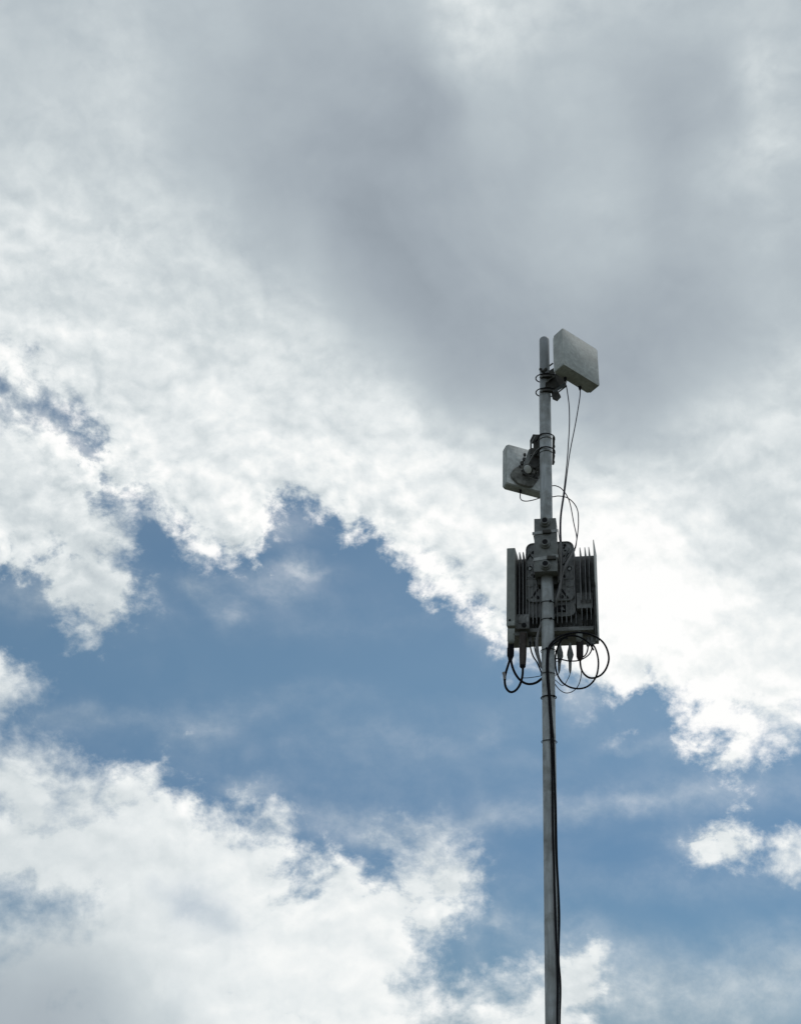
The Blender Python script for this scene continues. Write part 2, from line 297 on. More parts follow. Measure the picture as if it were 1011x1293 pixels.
# ------------------------------------------------------------------ materials
def mat(name, col, rough=.6, metal=0.0, mott=.25, scale=30.0, dirt=None, dirt_col=(.03, .03, .028), dirt_amt=.5, streak=False, bump=.15, spec=.4, coords='Object'):
    m = bpy.data.materials.new(name); m.use_nodes = True; t = m.node_tree; b = t.nodes['Principled BSDF']
    n = t.nodes.new; l = t.links.new
    tcn = n('ShaderNodeTexCoord'); mp = n('ShaderNodeMapping'); l(tcn.outputs[coords], mp.inputs[0])
    if streak: mp.inputs['Scale'].default_value = (1, 1, .12)
    a = n('ShaderNodeTexNoise'); a.inputs['Scale'].default_value = scale; a.inputs['Detail'].default_value = 8; a.inputs['Roughness'].default_value = .62; l(mp.outputs[0], a.inputs['Vector'])
    r = n('ShaderNodeValToRGB'); l(a.outputs['Fac'], r.inputs[0])
    r.color_ramp.elements[0].position = .3; r.color_ramp.elements[1].position = .7
    r.color_ramp.elements[0].color = tuple(c*(1-mott) for c in col)+(1,); r.color_ramp.elements[1].color = tuple(min(1, c*(1+mott)) for c in col)+(1,)
    out = r.outputs[0]
    if dirt:
        d = n('ShaderNodeTexNoise'); d.inputs['Scale'].default_value = dirt; d.inputs['Detail'].default_value = 7; d.inputs['Roughness'].default_value = .6; d.inputs['Distortion'].default_value = .6; l(tcn.outputs[coords], d.inputs['Vector'])
        dr = n('ShaderNodeValToRGB'); dr.color_ramp.elements[0].position = .42; dr.color_ramp.elements[1].position = .72; l(d.outputs['Fac'], dr.inputs[0])
        mu = n('ShaderNodeMath'); mu.operation = 'MULTIPLY'; mu.inputs[1].default_value = dirt_amt; l(dr.outputs[0], mu.inputs[0])
        x = n('ShaderNodeMix'); x.data_type = 'RGBA'; l(mu.outputs[0], x.inputs[0]); l(out, x.inputs[6]); x.inputs[7].default_value = dirt_col+(1,); out = x.outputs[2]
    l(out, b.inputs['Base Color'])
    b.inputs['Metallic'].default_value = metal
    b.inputs['Specular IOR Level'].default_value = spec
    rr = n('ShaderNodeMapRange'); l(a.outputs['Fac'], rr.inputs[0]); rr.inputs[3].default_value = max(.05, rough-.12); rr.inputs[4].default_value = min(1, rough+.12); l(rr.outputs[0], b.inputs['Roughness'])
    if bump:
        bp = n('ShaderNodeBump'); bp.inputs['Strength'].default_value = bump; bp.inputs['Distance'].default_value = .002; l(a.outputs['Fac'], bp.inputs['Height']); l(bp.outputs[0], b.inputs['Normal'])
    return m
M_POLE = mat('galvanised_steel', (.43, .455, .46), .55, .25, .30, 60, dirt=13, dirt_col=(.17, .17, .15), dirt_amt=.75, streak=True, bump=.3)
M_RADOME = mat('weathered_radome', (.45, .475, .45), .62, 0, .24, 55, dirt=13, dirt_col=(.22, .225, .205), dirt_amt=.65, bump=.4)
M_RADBACK = mat('weathered_back_shell', (.62, .64, .62), .5, .1, .2, 45, dirt=11, dirt_col=(.18, .19, .17), dirt_amt=.8, bump=.3)
M_CAST = mat('dark_cast_aluminium', (.26, .265, .26), .6, .1, .4, 60, dirt=14, dirt_col=(.045, .045, .042), dirt_amt=.7)
M_FIN = mat('fin_aluminium', (.27, .275, .275), .5, .15, .3, 40, dirt=12, dirt_col=(.03, .028, .026), dirt_amt=.7, streak=True)
M_SIDE = mat('painted_side_panel', (.30, .32, .30), .55, 0, .16, 30, dirt=10, dirt_col=(.12, .12, .10), dirt_amt=.5)
M_CLAMP = mat('grey_cast_clamp', (.22, .23, .22), .6, .1, .2, 60, dirt=25, dirt_col=(.09, .09, .085), dirt_amt=.6)
M_BAND = mat('steel_band', (.36, .37, .36), .5, .3, .3, 60)
M_BLACK = mat('black_rubber', (.010, .010, .014), .7, 0, .3, 60, bump=.05, spec=.15)
M_HOLE = mat('black_plug_and_hole_shade', (.006, .006, .008), .8, 0, .2, 60, bump=0)  # black for plugs, and for the painted-in shade of holes and pockets
M_STEEL = mat('dark_bracket_steel', (.05, .05, .046), .55, .3, .4, 50, dirt=22, dirt_col=(.09, .08, .06), dirt_amt=.5)
M_BOLT = mat('zinc_bolt', (.20, .20, .19), .45, .5, .3, 80)
M_JACKET = mat('grey_cable_jacket', (.24, .235, .235), .5, 0, .15, 60, bump=.05)
M_THIN = mat('dark_cable_jacket', (.035, .035, .05), .7, 0, .2, 60, bump=.05, spec=.2)
M_RUST = mat('brown_heat_shrink', (.068, .058, .052), .6, 0, .4, 50, dirt=30, dirt_col=(.12, .07, .05), dirt_amt=.35)
M_CONN = mat('grey_weatherproof_boot', (.20, .21, .205), .6, 0, .25, 60)
M_CAP = mat('pale_disc', (.72, .73, .72), .4, .1, .08, 60)
M_GROUND = mat('dry_grass_ground', (.065, .068, .045), .9, 0, .2, 1.5, dirt=.3, dirt_col=(.14, .12, .08), dirt_amt=.5, bump=0)

# ------------------------------------------------------------------ mesh helpers
class MB:
    def __init__(s): s.bm = bmesh.new()
    def box(s, c, size, rot=None, bev=0.0, seg=2):
        m = Matrix.Translation(Vector(c)) @ ((rot.to_4x4() if rot is not None else Matrix.Identity(4))) @ Matrix.Diagonal((*size, 1))
        r = bmesh.ops.create_cube(s.bm, size=1.0, matrix=m)
        if bev:
            es = list({e for v in r['verts'] for e in v.link_edges})
            bmesh.ops.bevel(s.bm, geom=es, offset=bev, segments=seg, profile=.6, affect='EDGES')
        return s
    def prism(s, pts, off, bev=0.0):
        """closed outline pts (3-D, planar) pushed by vector off"""
        off = Vector(off); a = [s.bm.verts.new(Vector(p)) for p in pts]; b = [s.bm.verts.new(Vector(p)+off) for p in pts]
        n = len(pts); fs = [s.bm.faces.new(a), s.bm.faces.new(b[::-1])]
        for i in range(n): fs.append(s.bm.faces.new((a[i], b[i], b[(i+1) % n], a[(i+1) % n])))
        if bev:
            es = list({e for f in fs[:2] for e in f.edges})
            bmesh.ops.bevel(s.bm, geom=es, offset=bev, segments=2, profile=.6, affect='EDGES')
        return s
    def cyl(s, p0, p1, r0, r1=None, seg=20, prof=None):
        """round body between two points; prof = [(t, radius), ...] turns a profile"""
        p0, p1 = Vector(p0), Vector(p1); ax = p1-p0; L = ax.length; q = ax.to_track_quat('Z', 'Y')
        prof = prof or [(0, r0), (1, r0 if r1 is None else r1)]
        rings = []
        for t, r in prof:
            rings.append([s.bm.verts.new(p0+ax*t+q @ Vector((r*math.cos(2*math.pi*i/seg), r*math.sin(2*math.pi*i/seg), 0))) for i in range(seg)])
        for A, Bq in zip(rings, rings[1:]):
            for i in range(seg): s.bm.faces.new((A[i], A[(i+1) % seg], Bq[(i+1) % seg], Bq[i]))
        s.bm.faces.new(rings[0][::-1]); s.bm.faces.new(rings[-1])
        return s
    def tube(s, pts, r, seg=8, smooth=6, closed=False):
        P = [Vector(p) for p in pts]; n = len(P); C = []
        if smooth:
            rng = range(n if closed else n-1)
            for i in rng:
                if closed: a, b, c, d = P[i-1], P[i], P[(i+1) % n], P[(i+2) % n]
                else: a, b, c, d = P[max(i-1, 0)], P[i], P[i+1], P[min(i+2, n-1)]
                for k in range(smooth):
                    t = k/smooth
                    C.append(.5*((2*b)+(c-a)*t+(2*a-5*b+4*c-d)*t*t+(3*b-a-3*c+d)*t**3))
            if not closed: C.append(P[-1])
        else: C = P
        m = len(C); nrm = None; rings = []
        for i in range(m):
            T = (C[(i+1) % m]-C[i-1]) if closed else (C[min(i+1, m-1)]-C[max(i-1, 0)])
            if T.length < 1e-9: T = Vector((0, 0, 1))
            T.normalize()
            if nrm is None: nrm = T.orthogonal().normalized()
            nrm = (nrm-T*nrm.dot(T)).normalized(); bn = T.cross(nrm)
            rings.append([s.bm.verts.new(C[i]+(nrm*math.cos(2*math.pi*k/seg)+bn*math.sin(2*math.pi*k/seg))*r) for k in range(seg)])
        for i in range(m if closed else m-1):
            A, Bq = rings[i], rings[(i+1) % m]
            for k in range(seg): s.bm.faces.new((A[k], A[(k+1) % seg], Bq[(k+1) % seg], Bq[k]))
        if not closed: s.bm.faces.new(rings[0][::-1]); s.bm.faces.new(rings[-1])
        return s
    def build(s, name, m, parent=None, smooth=True, label=None):
        bmesh.ops.recalc_face_normals(s.bm, faces=s.bm.faces)
        me = bpy.data.meshes.new(name); s.bm.to_mesh(me); s.bm.free(); me.materials.append(m)
        o = bpy.data.objects.new(name, me); COL.objects.link(o)
        if parent is not None:
            o.parent = parent; o.matrix_parent_inverse = parent.matrix_basis.inverted() if False else Matrix.Identity(4)
        if smooth:
            me.shade_smooth()
            try: me.set_sharp_from_angle(angle=R(38))
            except Exception: pass
        if label: o['label'] = label
        return o
def tag(o, label, cat, group=None):
    o['label'] = label; o['category'] = cat
    if group: o['group'] = group
    return o
def empty(name, mw, label, cat, group=None):
    o = bpy.data.objects.new(name, None); COL.objects.link(o); o.empty_display_size = .05
    o.matrix_world = mw; return tag(o, label, cat, group)
def frame(loc, yaw, tilt, roll):
    return Matrix.Translation(Vector(loc)) @ Matrix.Rotation(yaw, 4, 'Z') @ Matrix.Rotation(tilt, 4, 'X') @ Matrix.Rotation(roll, 4, 'Y')
def hit(px, py, mw, y):
    """the point, in the frame mw, on its plane y = const that the photo shows there"""
    inv = mw.inverted(); o = inv @ CAM_LOC; d = (inv.to_3x3() @ (at(px, py)-CAM_LOC))
    return o + d*((y-o.y)/d.y)
def rrect(x0, x1, z0, z1, r, y, seg=5):
    out = []
    for cx, cz, a in ((x1-r, z1-r, 0), (x0+r, z1-r, 90), (x0+r, z0+r, 180), (x1-r, z0+r, 270)):
        for k in range(seg+1):
            t = R(a+90*k/seg); out.append(Vector((cx+r*math.cos(t), y, cz+r*math.sin(t))))
    return out

# ------------------------------------------------------------------ ground
g = MB(); g.box((0, 0, -.25), (12000, 12000, .5)); gr = g.build('ground', M_GROUND, smooth=False); gr['kind'] = 'structure'

# ------------------------------------------------------------------ mast
PR = .030
mast = empty('mast', Matrix.Identity(4), 'tall galvanised grey steel pole that carries all the radio equipment', 'pole')
b = MB(); b.cyl((0, 0, .0), (0, 0, 5.095), 0, seg=40, prof=[(0, PR), (.3, PR), (.6, PR), (.8, PR), (.995, PR), (1, PR-.002)])
b.build('lower_tube', M_POLE, mast)
b = MB(); b.cyl((0, 0, 5.094), (0, 0, 5.434), 0, seg=40, prof=[(0, .0262), (.5, .0262), (.955, .0262), (.985, .024), (1, .019)])
b.build('upper_tube', mat('dull_galvanised_steel', (.31, .33, .34), .6, .2, .2, 42, dirt=9, dirt_col=(.12, .12, .11), dirt_amt=.55, streak=True, bump=.3), mast)
b = MB(); b.cyl((0, 0, 0.0), (0, 0, .012), .11, seg=32); b.build('base_plate', M_POLE, mast)

def arc(cx, cy, z, r, a0, a1, n=14, tilt=(0, 0)):
    return [Vector((cx+r*math.cos(R(a0+(a1-a0)*k/n)), cy+r*math.sin(R(a0+(a1-a0)*k/n)),
            z+tilt[0]*math.cos(R(a0+(a1-a0)*k/n))+tilt[1]*math.sin(R(a0+(a1-a0)*k/n)))) for k in range(n+1)]

# ------------------------------------------------------------------ upper panel antenna
ant_a = frame((.1613, -.04, 5.2526), .7329, -.1611, .1349)
W, H, T = .2459, .2786, .0781
pa = empty('panel_antenna', ant_a, 'grey square panel antenna at the very top of the pole, its broad front face showing', 'antenna', 'panel antennas clamped to the pole')
b = MB(); b.prism(rrect(-W/2, W/2, -H/2, H/2, .007, -T/2), (0, T*.86, 0), bev=.0035); b.build('radome', M_RADOME, pa)
b = MB(); b.prism(rrect(-W/2+.003, W/2-.003, -H/2+.003, H/2-.003, .014, T*.36), (0, T*.14, 0), bev=.003); b.build('back_shell', M_RADBACK, pa)
for px, py in ((713.2, 480), (731.8, 491)):
    p = hit(px, py, ant_a, T*.36); p.z = -H/2
    b = MB(); b.cyl(p+Vector((0, 0, .004)), p-Vector((0, 0, .022)), 0, seg=12, prof=[(0, .008), (.5, .008), (.55, .0065), (1, .0055)]); b.build('cable_connector', M_BLACK, pa)
wa = ant_a.inverted()
# bracket: channel arm from the pole to the back of the panel
def loc(p): return wa @ Vector(p)
b = MB()
q = [at(687.0, 471.5, -.005), at(698.5, 464.5, -.012), at(700.5, 474.5, -.012), at(688.8, 482.0, -.005)]
b.prism([loc(p) for p in q], wa.to_3x3() @ Vector((.002, .012, .0)), bev=.001)
b.build('bracket_web', M_STEEL, pa, smooth=False)
b = MB()
q = [at(688.5, 483.0, -.03), at(699, 474.0, .0), at(704, 466, .02), at(716, 476, .03), at(713.5, 483.5, .0), at(707, 487.0, -.01), at(698, 493.2, -.02), at(688.0, 490, -.03)]
b.prism([loc(p) for p in q], wa.to_3x3() @ Vector((.0, .04, .004)), bev=.001)
b.build('bracket_channel', M_STEEL, pa, smooth=False)
b = MB(); b.tube([loc(at(688.2, 482.6, -.034)), loc(at(690.5, 482.0, -.034)), loc(at(694, 478.6, -.03)), loc(at(700, 475.6, -.026))], .0026, smooth=4)
b.build('channel_lip', M_BOLT, pa); b = MB(); b.tube([loc(at(688.6, 489.2, -.033)), loc(at(692, 491.8, -.03)), loc(at(697.5, 493.6, -.024))], .0022, smooth=4)
b.build('channel_lip', M_BOLT, pa)
b = MB(); b.cyl(loc(at(683.2, 469.5, -.03)), loc(at(697.4, 458.9, .01)), .0042, seg=10); b.build('threaded_rod', M_STEEL, pa)
b = MB(); b.cyl(loc(at(685, 469.6, -.033)), loc(at(689.2, 465.6, -.028)), .0085, seg=6); b.build('nut', M_STEEL, pa, smooth=False)
b = MB(); b.cyl(loc(at(680.9, 466.0, -.028)), loc(at(683.4, 466.6, -.03)), .0075, seg=6); b.build('nut', M_STEEL, pa, smooth=False)
b = MB(); b.cyl(loc(at(701.4, 497.4, -.02)), loc(at(715, 487.3, -.005)), .0036, seg=10); b.build('threaded_rod', M_STEEL, pa)
b = MB(); q = [at(695.6, 497.2, -.02), at(698.6, 494.8, -.02), at(704.2, 493.8, -.02), at(707, 498.8, -.02), at(702.2, 504, -.02), at(696.6, 501.6, -.02)]
b.prism([loc(p) for p in q], wa.to_3x3() @ Vector((.004, .022, .0)), bev=.001); b.build('pivot_block', M_STEEL, pa, smooth=False)
for zz_, py in ((0, 473.5), (1, 491.5)):                  # two U-bolts and the jaws they pull onto the pole
    z = at(687, py, -.03).z
    pts = [Vector((.05, -.034, z))]+arc(-.008, 0, z, .0385, -82, -278, 12)+[Vector((.05, .036, z))]
    b = MB(); b.tube([loc(p) for p in pts], .0032, smooth=3); b.build('u_bolt', M_BLACK, pa)
    zj = z-.003
    b = MB()
    jaw = [Vector((-.026, -.037, zj-.012)), Vector((.012, -.047, zj-.016)), Vector((.040, -.036, zj-.012)), Vector((.040, -.03, zj+.012)), Vector((.012, -.039, zj+.013)), Vector((-.02, -.036, zj+.008))]
    b.prism([loc(p) for p in jaw], wa.to_3x3() @ Vector((.004, .02, 0)), bev=.001); b.build('clamp_jaw', M_STEEL, pa, smooth=False)
    b = MB(); b.cyl(loc((-.022, -.040, z-.022)), loc((-.018, -.052, z-.022)), .0065, seg=6); b.build('nut', M_BOLT, pa, smooth=False)

# ------------------------------------------------------------------ lower panel antenna, seen from behind
ant_b = frame((-.1106, .12, 4.686), .4284, -.1843, .0738)
W, H, T = .2173, .2702, .0504
pb = empty('panel_antenna', ant_b, 'grey panel antenna seen from behind, left of the pole above the clamp block', 'antenna', 'panel antennas clamped to the pole')
b = MB(); b.prism(rrect(-W/2, W/2, -H/2, H/2, .012, -T/2+.006), (0, T-.006, 0), bev=.007); b.build('radome', M_RADOME, pb)
b = MB(); b.prism(rrect(-W/2+.004, W/2-.004, -H/2+.004, H/2-.004, .010, -T/2), (0, .007, 0), bev=.0015); b.build('back_shell', M_RADBACK, pb)
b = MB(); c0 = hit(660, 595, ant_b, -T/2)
b.prism([hit(x_, y_, ant_b, -T/2-.016) for x_, y_ in ((645, 597), (649, 591), (658, 587), (664, 584), (681, 583), (681.5, 603), (673.5, 613.4), (667, 614), (654, 609.5), (646.5, 602))], (0, .0165, 0), bev=.005); b.build('back_hub', mat('stained_shaded_back_hub', (.21, .21, .19), .8, 0, .5, 40, dirt=18, dirt_col=(.05, .045, .035), dirt_amt=.7), pb)  # hub colour darkened for the shade under the bracket, with dirt over it
p = hit(656.8, 622, ant_b, 0); p.z = -H/2
b = MB(); b.cyl(p+Vector((0, 0, .003)), p-Vector((0, 0, .016)), .006, seg=12); b.build('cable_connector', M_BLACK, pb)
wb = ant_b.inverted()
def locb(p): return wb @ Vector(p)
def plateb(outline, y, off, m=M_STEEL, name='bracket_plate', bev=.001):
    b = MB(); b.prism([locb(at(x, yy, y)) for x, yy in outline], wb.to_3x3() @ Vector(off), bev=bev); return b.build(name, m, pb, smooth=False)
# channel beside the pole, with its slot
b = MB()
for o in ([(668.6, 556.2), (672.6, 548.2), (676.5, 548.6), (674.6, 559.5), (668.8, 559.5)], [(676.5, 548.6), (683.5, 548.5), (683.5, 577), (674.6, 575), (674.6, 559.5)],
          [(668.8, 559.5), (671.0, 559.5), (671.0, 565.6), (668.8, 565.6)], [(672.9, 559.5), (674.6, 559.5), (674.6, 565.6), (672.9, 565.6)], [(668.8, 565.6), (674.6, 565.6), (674.6, 575), (669, 572)]):
    b.prism([locb(at(x, y, .035)) for x, y in o], wb.to_3x3() @ Vector((0, .006, 0)))
b.build('bracket_channel', M_STEEL, pb, smooth=False)
b = MB(); b.cyl(locb(at(670.2, 560.5, .028)), locb(at(675.8, 550.5, .02)), .0032, seg=8); b.build('bolt', M_BOLT, pb)
plateb([(667.5, 567), (671.5, 566), (668.5, 583), (662.5, 590), (660, 588)], .055, (0, .01, 0), M_CLAMP, 'bracket_flange')
plateb([(669.5, 574), (683, 574), (683, 592), (676.5, 594), (667, 586)], .05, (0, .02, .004), M_STEEL, 'bracket_plate')
plateb([(659.5, 592.8), (663.5, 591.5), (668, 596), (674, 598), (678.5, 596), (681, 592), (683, 592), (683, 598), (677, 604.5), (668, 601), (660, 598)], .035, (0, .016, .006), M_STEEL, 'pivot_block')
b = MB(); b.tube([locb(at(*q)) for q in ((683, 565.5, -.02), (679, 567, .0), (675.5, 570.6, .02), (671.5, 577, .03), (668, 583.5, .04), (663.5, 590, .05), (657.5, 594.5, .06))], .0042, smooth=5); b.build('tie_rod', M_BOLT, pb)
b = MB(); b.tube([locb(at(*q)) for q in ((683, 583, .01), (679.5, 588, .02), (676, 596, .03), (672, 603, .03))], .004, smooth=4); b.build('tie_rod', M_STEEL, pb)
c = at(667.3, 591.6, .022); dn = Vector((-.60, -.62, -.72)).normalized()
b = MB(); b.cyl(locb(c), locb(c+dn*.010), 0, seg=28, prof=[(0, .026), (1, .026)]); b.build('pivot_washer', M_STEEL, pb)
b = MB(); b.cyl(locb(c+dn*.006), locb(c+dn*.013), 0, seg=28, prof=[(0, .0225), (.8, .0225), (1, .020)]); b.build('pivot_cap', M_CAP, pb, label='pale round cap')
for px, py, r, y in ((662, 573.4, .0075, .06), (661.6, 579.2, .010, .06), (658.8, 584, .0105, .06), (656, 588.5, .006, .06), (674.5, 588.2, .0115, .028), (652, 594.8, .011, .07), (655.6, 597.5, .010, .065), (661.5, 597.2, .009, .05), (677.5, 601, .009, .03)):
    p = at(px, py, y); b = MB(); b.cyl(locb(p), locb(p+Vector((.0, .016, 0))), r, seg=6); b.build('nut', M_STEEL, pb, smooth=False)
b = MB()
jw = [(697.0, 550.5), (700.4, 553), (699.6, 561.5), (700.6, 563), (699.2, 565.5), (699.4, 572), (700.4, 575), (699, 581), (700.2, 582.5), (698.8, 585.8), (696.5, 585.5)]
b.prism([locb(at(x, y, .004)) for x, y in jw], wb.to_3x3() @ Vector((0, .012, 0)), bev=.001); b.build('clamp_jaw', M_STEEL, pb, smooth=False)
for py, th in ((546.8, .0033), (563.8, .0033)):
    z = at(690, py, -.042).z
    pts = [Vector((-.05, .03, z-.004)), Vector((-.040, .01, z-.004))]+arc(.006, 0, z, .0395, -165, 0, 14, tilt=(-.004, 0))+[Vector((.046, .02, z-.004))]
    b = MB(); b.tube([locb(p) for p in pts], th, smooth=3); b.build('u_bolt', M_BLACK, pb)
    pts = arc(.001, 0, z-.016, .0318, -172, -8, 14, tilt=(.002, 0))
    b = MB(); b.tube([locb(p) for p in pts], .0017, smooth=3); b.build('clamp_edge', M_STEEL, pb)

# ------------------------------------------------------------------ radio unit behind the pole
RF = Matrix.Rotation(R(-6.0), 4, 'Z')
RF = Matrix.Translation((0, 0, 3.775)) @ RF
radio = empty('radio_unit', RF, 'large dark finned radio unit hung on the pole behind the clamp block', 'radio')
def h(px, py, y): return hit(px, py, RF, y)
ZT, ZB = .405, 0.0
xl = h(639.3, 750, -.02).x; xl2 = h(650, 750, -.02).x; xr = h(753.5, 780, .1).x; xrt = h(747.6, 690, -.05).x
YB, YF = .25, .10
b = MB(); b.box(((xl+.01+xr-.004)/2, (YB+YF)/2, (ZT+ZB)/2+.0), (xr-xl-.014, YB-YF, ZT-ZB), bev=.004); b.build('housing', M_CAST, radio)
# pale side panel on the left with its latch and lower corner
sp = empty
b = MB(); b.box(((xl+xl2)/2, (-.022+.19)/2, .206), (xl2-xl, .212, .405), bev=.0025); side = b.build('side_panel', M_SIDE, radio)
b = MB()
for px0, px1, py0, py1 in ((639.6, 649.4, 785.5, 790.5), (640.5, 649.6, 794.5, 801)):
    a_, c_ = h(px0, py0, -.024), h(px1, py1, -.024); b.box(((a_.x+c_.x)/2, -.027, (a_.z+c_.z)/2), (c_.x-a_.x, .009, a_.z-c_.z), bev=.001)
b.build('latch', M_SIDE, side)
a_, c_ = h(641.8, 782, -.024), h(644.4, 785.2, -.024)
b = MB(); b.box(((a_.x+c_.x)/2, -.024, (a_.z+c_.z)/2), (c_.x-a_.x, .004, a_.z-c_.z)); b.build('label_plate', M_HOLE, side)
b = MB(); a_ = h(644.8, 801.5, -.018); c_ = h(644.8, 812.5, -.018)
b.cyl(a_, c_, 0, seg=16, prof=[(0, .0175), (.7, .0175), (.9, .014), (1, .009)]); b.build('connector_cap', M_SIDE, side)
# cooling fins: thin upright blades running towards the viewer
def fin(px, py_top, y0, z0, z1, th=.0026, px_b=None, slope=0.0, m=M_FIN, name='cooling_fin'):
    x = h(px, py_top, y0).x
    b = MB(); P = [Vector((x-th/2, y0, z0+.012)), Vector((x-th/2, YF+.005, z0)), Vector((x-th/2, YF+.005, z1-.002)), Vector((x-th/2, y0+.012, z1)), Vector((x-th/2, y0, z1-.01))]
    b.prism(P, (th, 0, 0)); return b.build(name, m, radio, smooth=False)
for px, pt, y0 in ((651.8, 704, .035), (655.3, 696.5, .012), (659.8, 696.5, .012), (663.5, 699, .03)):
    fin(px, pt, y0, .055, ZT+.002)
for k, (px, pt, y0) in enumerate(((667.5, 700, .04), (672.0, 700, .04), (676.5, 700, .04), (681, 700, .04), (702, 700, .04), (707.5, 700, .04), (713.2, 700, .04), (718.8, 700, .04))):
    fin(px, pt, y0, .02, ZT-.05, th=.003)
for px, pt, y0 in ((724.2, 700, .04), (731.5, 692.4, .0), (737.7, 692.2, .0), (742.7, 692.2, .0)):
    fin(px, pt, y0, .115, ZT+.003, th=.003)
    fin(px+.6, pt, y0+.018, .02, .105, th=.003)
a_, c_ = h(727.5, 752, .04), h(748, 768, .04)
b = MB(); b.box(((a_.x+c_.x)/2, .065, (a_.z+c_.z)/2+.006), (c_.x-a_.x, .06, a_.z-c_.z+.012), bev=.004); b.build('fin_bridge', M_CAST, radio)
# tall pale end plate on the right, stepped half-way
b = MB(); x = h(749.6, 700, -.0).x
pr = [Vector((x, .14, -.03)), Vector((x, .14, ZT+.02)), Vector((x, -.045, ZT+.012)), Vector((x, -.05, ZT-.0)), Vector((x, -.035, .2)), Vector((x, .0, .19)), Vector((x, .02, .02)), Vector((x, .05, -.04))]
b.prism(pr, (.0032, 0, 0)); b.build('end_plate', M_SIDE, radio, smooth=False)
b = MB(); x2 = h(753.4, 815, .1).x
b.prism([Vector((x2-.004, .05, .2)), Vector((x2-.004, .16, .2)), Vector((x2-.004, .16, -.01)), Vector((x2-.004, .07, -.055)), Vector((x2-.004, .055, .0))], (.004, 0, 0)); b.build('end_plate', M_CAST, radio, smooth=False)
# left lower casting and bottom deck
a_, c_ = h(651, 782, .03), h(668, 800, .03)
b = MB(); b.box(((a_.x+c_.x)/2, .07, .04), (c_.x-a_.x, .09, .075), bev=.005)
b.box(((a_.x+c_.x)/2-.002, .03, .05), (.035, .02, .045), bev=.003); b.build('cable_entry', M_CAST, radio)
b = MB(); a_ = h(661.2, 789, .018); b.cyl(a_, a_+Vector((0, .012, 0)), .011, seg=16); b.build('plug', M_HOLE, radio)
b = MB(); b.box(((xl2+xr)/2-.005, .085, .008), (xr-xl2-.02, .05, .02), bev=.003)
b.box((xl+.045, .13, -.006), (.085, .16, .03), bev=.004)
b.box(((xl2+xr)/2-.005, .17, -.004), (xr-xl2-.03, .12, .012), bev=.003); b.build('bottom_deck', M_CAST, radio)
# mounting plate between radio and pole
x0, x1 = h(663.4, 730, .045).x, h(725.0, 730, .045).x
z1 = h(700, 684.2, .045).z; z0 = h(700, 759.5, .045).z; zs = h(700, 777.5, .045).z
mp_ = MB(); mp_.prism(rrect(x0, x1, z0, z1, .034, .045), (0, .022, 0), bev=.002); plate = mp_.build('mounting_plate', M_CAST, radio)
b = MB(); b.prism(rrect(x0, x1, zs, z0+.05, .03, .055), (0, .03, 0), bev=.003); b.build('lower_skirt', M_CAST, radio)
# raised rim and ribs on the plate
rim = rrect(x0+.004, x1-.004, z0+.004, z1-.004, .03, .043)
b = MB(); b.tube(rim, .0032, seg=6, smooth=0, closed=True)
def rib(pxa, pya, pxb, pyb, w=.0032): b.tube([h(pxa, pya, .043), h(pxb, pyb, .043)], w, seg=6, smooth=0)
for r_ in ((664.5, 704, 668.5, 698), (668.5, 698, 675, 706), (664.5, 731, 675, 731), (722.5, 731, 712, 731), (712, 701, 718, 692), (710, 712, 720.5, 697)): rib(*r_, w=.0042)
b.build('rib', M_CAST, plate)
def shade_slit(outline, y=.0435):
    global b; b = MB(); P = [h(px, py, y) for px, py in outline]; b.prism(P, (0, .003, 0)); b.build('recess_shade', M_HOLE, plate, smooth=False)  # thin black prism on the plate, painting the shade of a pocket
shade_slit([(669.6, 755.4), (672.2, 755.4), (679.6, 744.4), (677.2, 743.4)]); shade_slit([(718.0, 755.4), (715.2, 755.4), (706.9, 744.4), (709.6, 743.4)])
shade_slit([(709.4, 713), (711.6, 714.4), (718.8, 698.9), (716.4, 697.6)]); shade_slit([(669.2, 699.6), (671.5, 696.2), (674.5, 695.0), (674.5, 699.0)])
shade_slit([(710.2, 703.0), (711.4, 704), (715.2, 698.0), (713.8, 697.2)]); shade_slit([(664.6, 706.4), (668.8, 700.0), (669.6, 701.2), (665.4, 707.6)])
shade_slit([(669.4, 700.6), (674.4, 706.6), (674.4, 708.4), (668.8, 702.0)]); shade_slit([(664.2, 729.3), (674.5, 729.3), (674.5, 730.4), (664.2, 730.4)]); shade_slit([(712.5, 729.9), (723.4, 729.9), (723.4, 731.0), (712.5, 731.0)])
shade_slit([(671.8, 727.5), (675.6, 724.2), (676.8, 727.2), (673.4, 730.0)]); shade_slit([(710.6, 724.4), (714.6, 727.2), (712.4, 729.6), (709.4, 727.4)])
shade_slit([(712, 694), (715.8, 694.8), (715.0, 696.4), (712, 695.8)])
shade_slit([(666.6, 737.5), (668.2, 733.2), (669.2, 733.6), (667.8, 738.2)]); shade_slit([(717.6, 735.2), (718.6, 730.8), (721.2, 735.6), (719, 733.6)])
for px, py, r in ((678.2, 754.2, .0085), (709.2, 753.2, .0085), (668.6, 717.2, .0115), (718.6, 717.2, .0115), (671.8, 725.8, .007), (712.6, 688.2, .007), (711.5, 691.5, .005)):
    p = h(px, py, .041); b = MB(); b.cyl(p, p+Vector((0, .008, 0)), r, seg=16); bs = b.build('bolt_recess_shade', M_HOLE, plate)  # black disc stands in for the shade inside a bolt hole
    if r > .01:
        b = MB(); p = h(px, py+.8, .038); b.cyl(p, p+Vector((0, .01, 0)), .0072, seg=10); b.build('bolt', M_BAND, bs)
for px in (669.0, 718.8):
    p = h(px, 736, .041); b = MB(); b.cyl(p, p+Vector((0, .006, 0)), .021, seg=24); b.build('boss', M_CAST, plate)
b = MB(); a_, c_ = h(703.5, 764.5, .05), h(714.8, 772, .05)
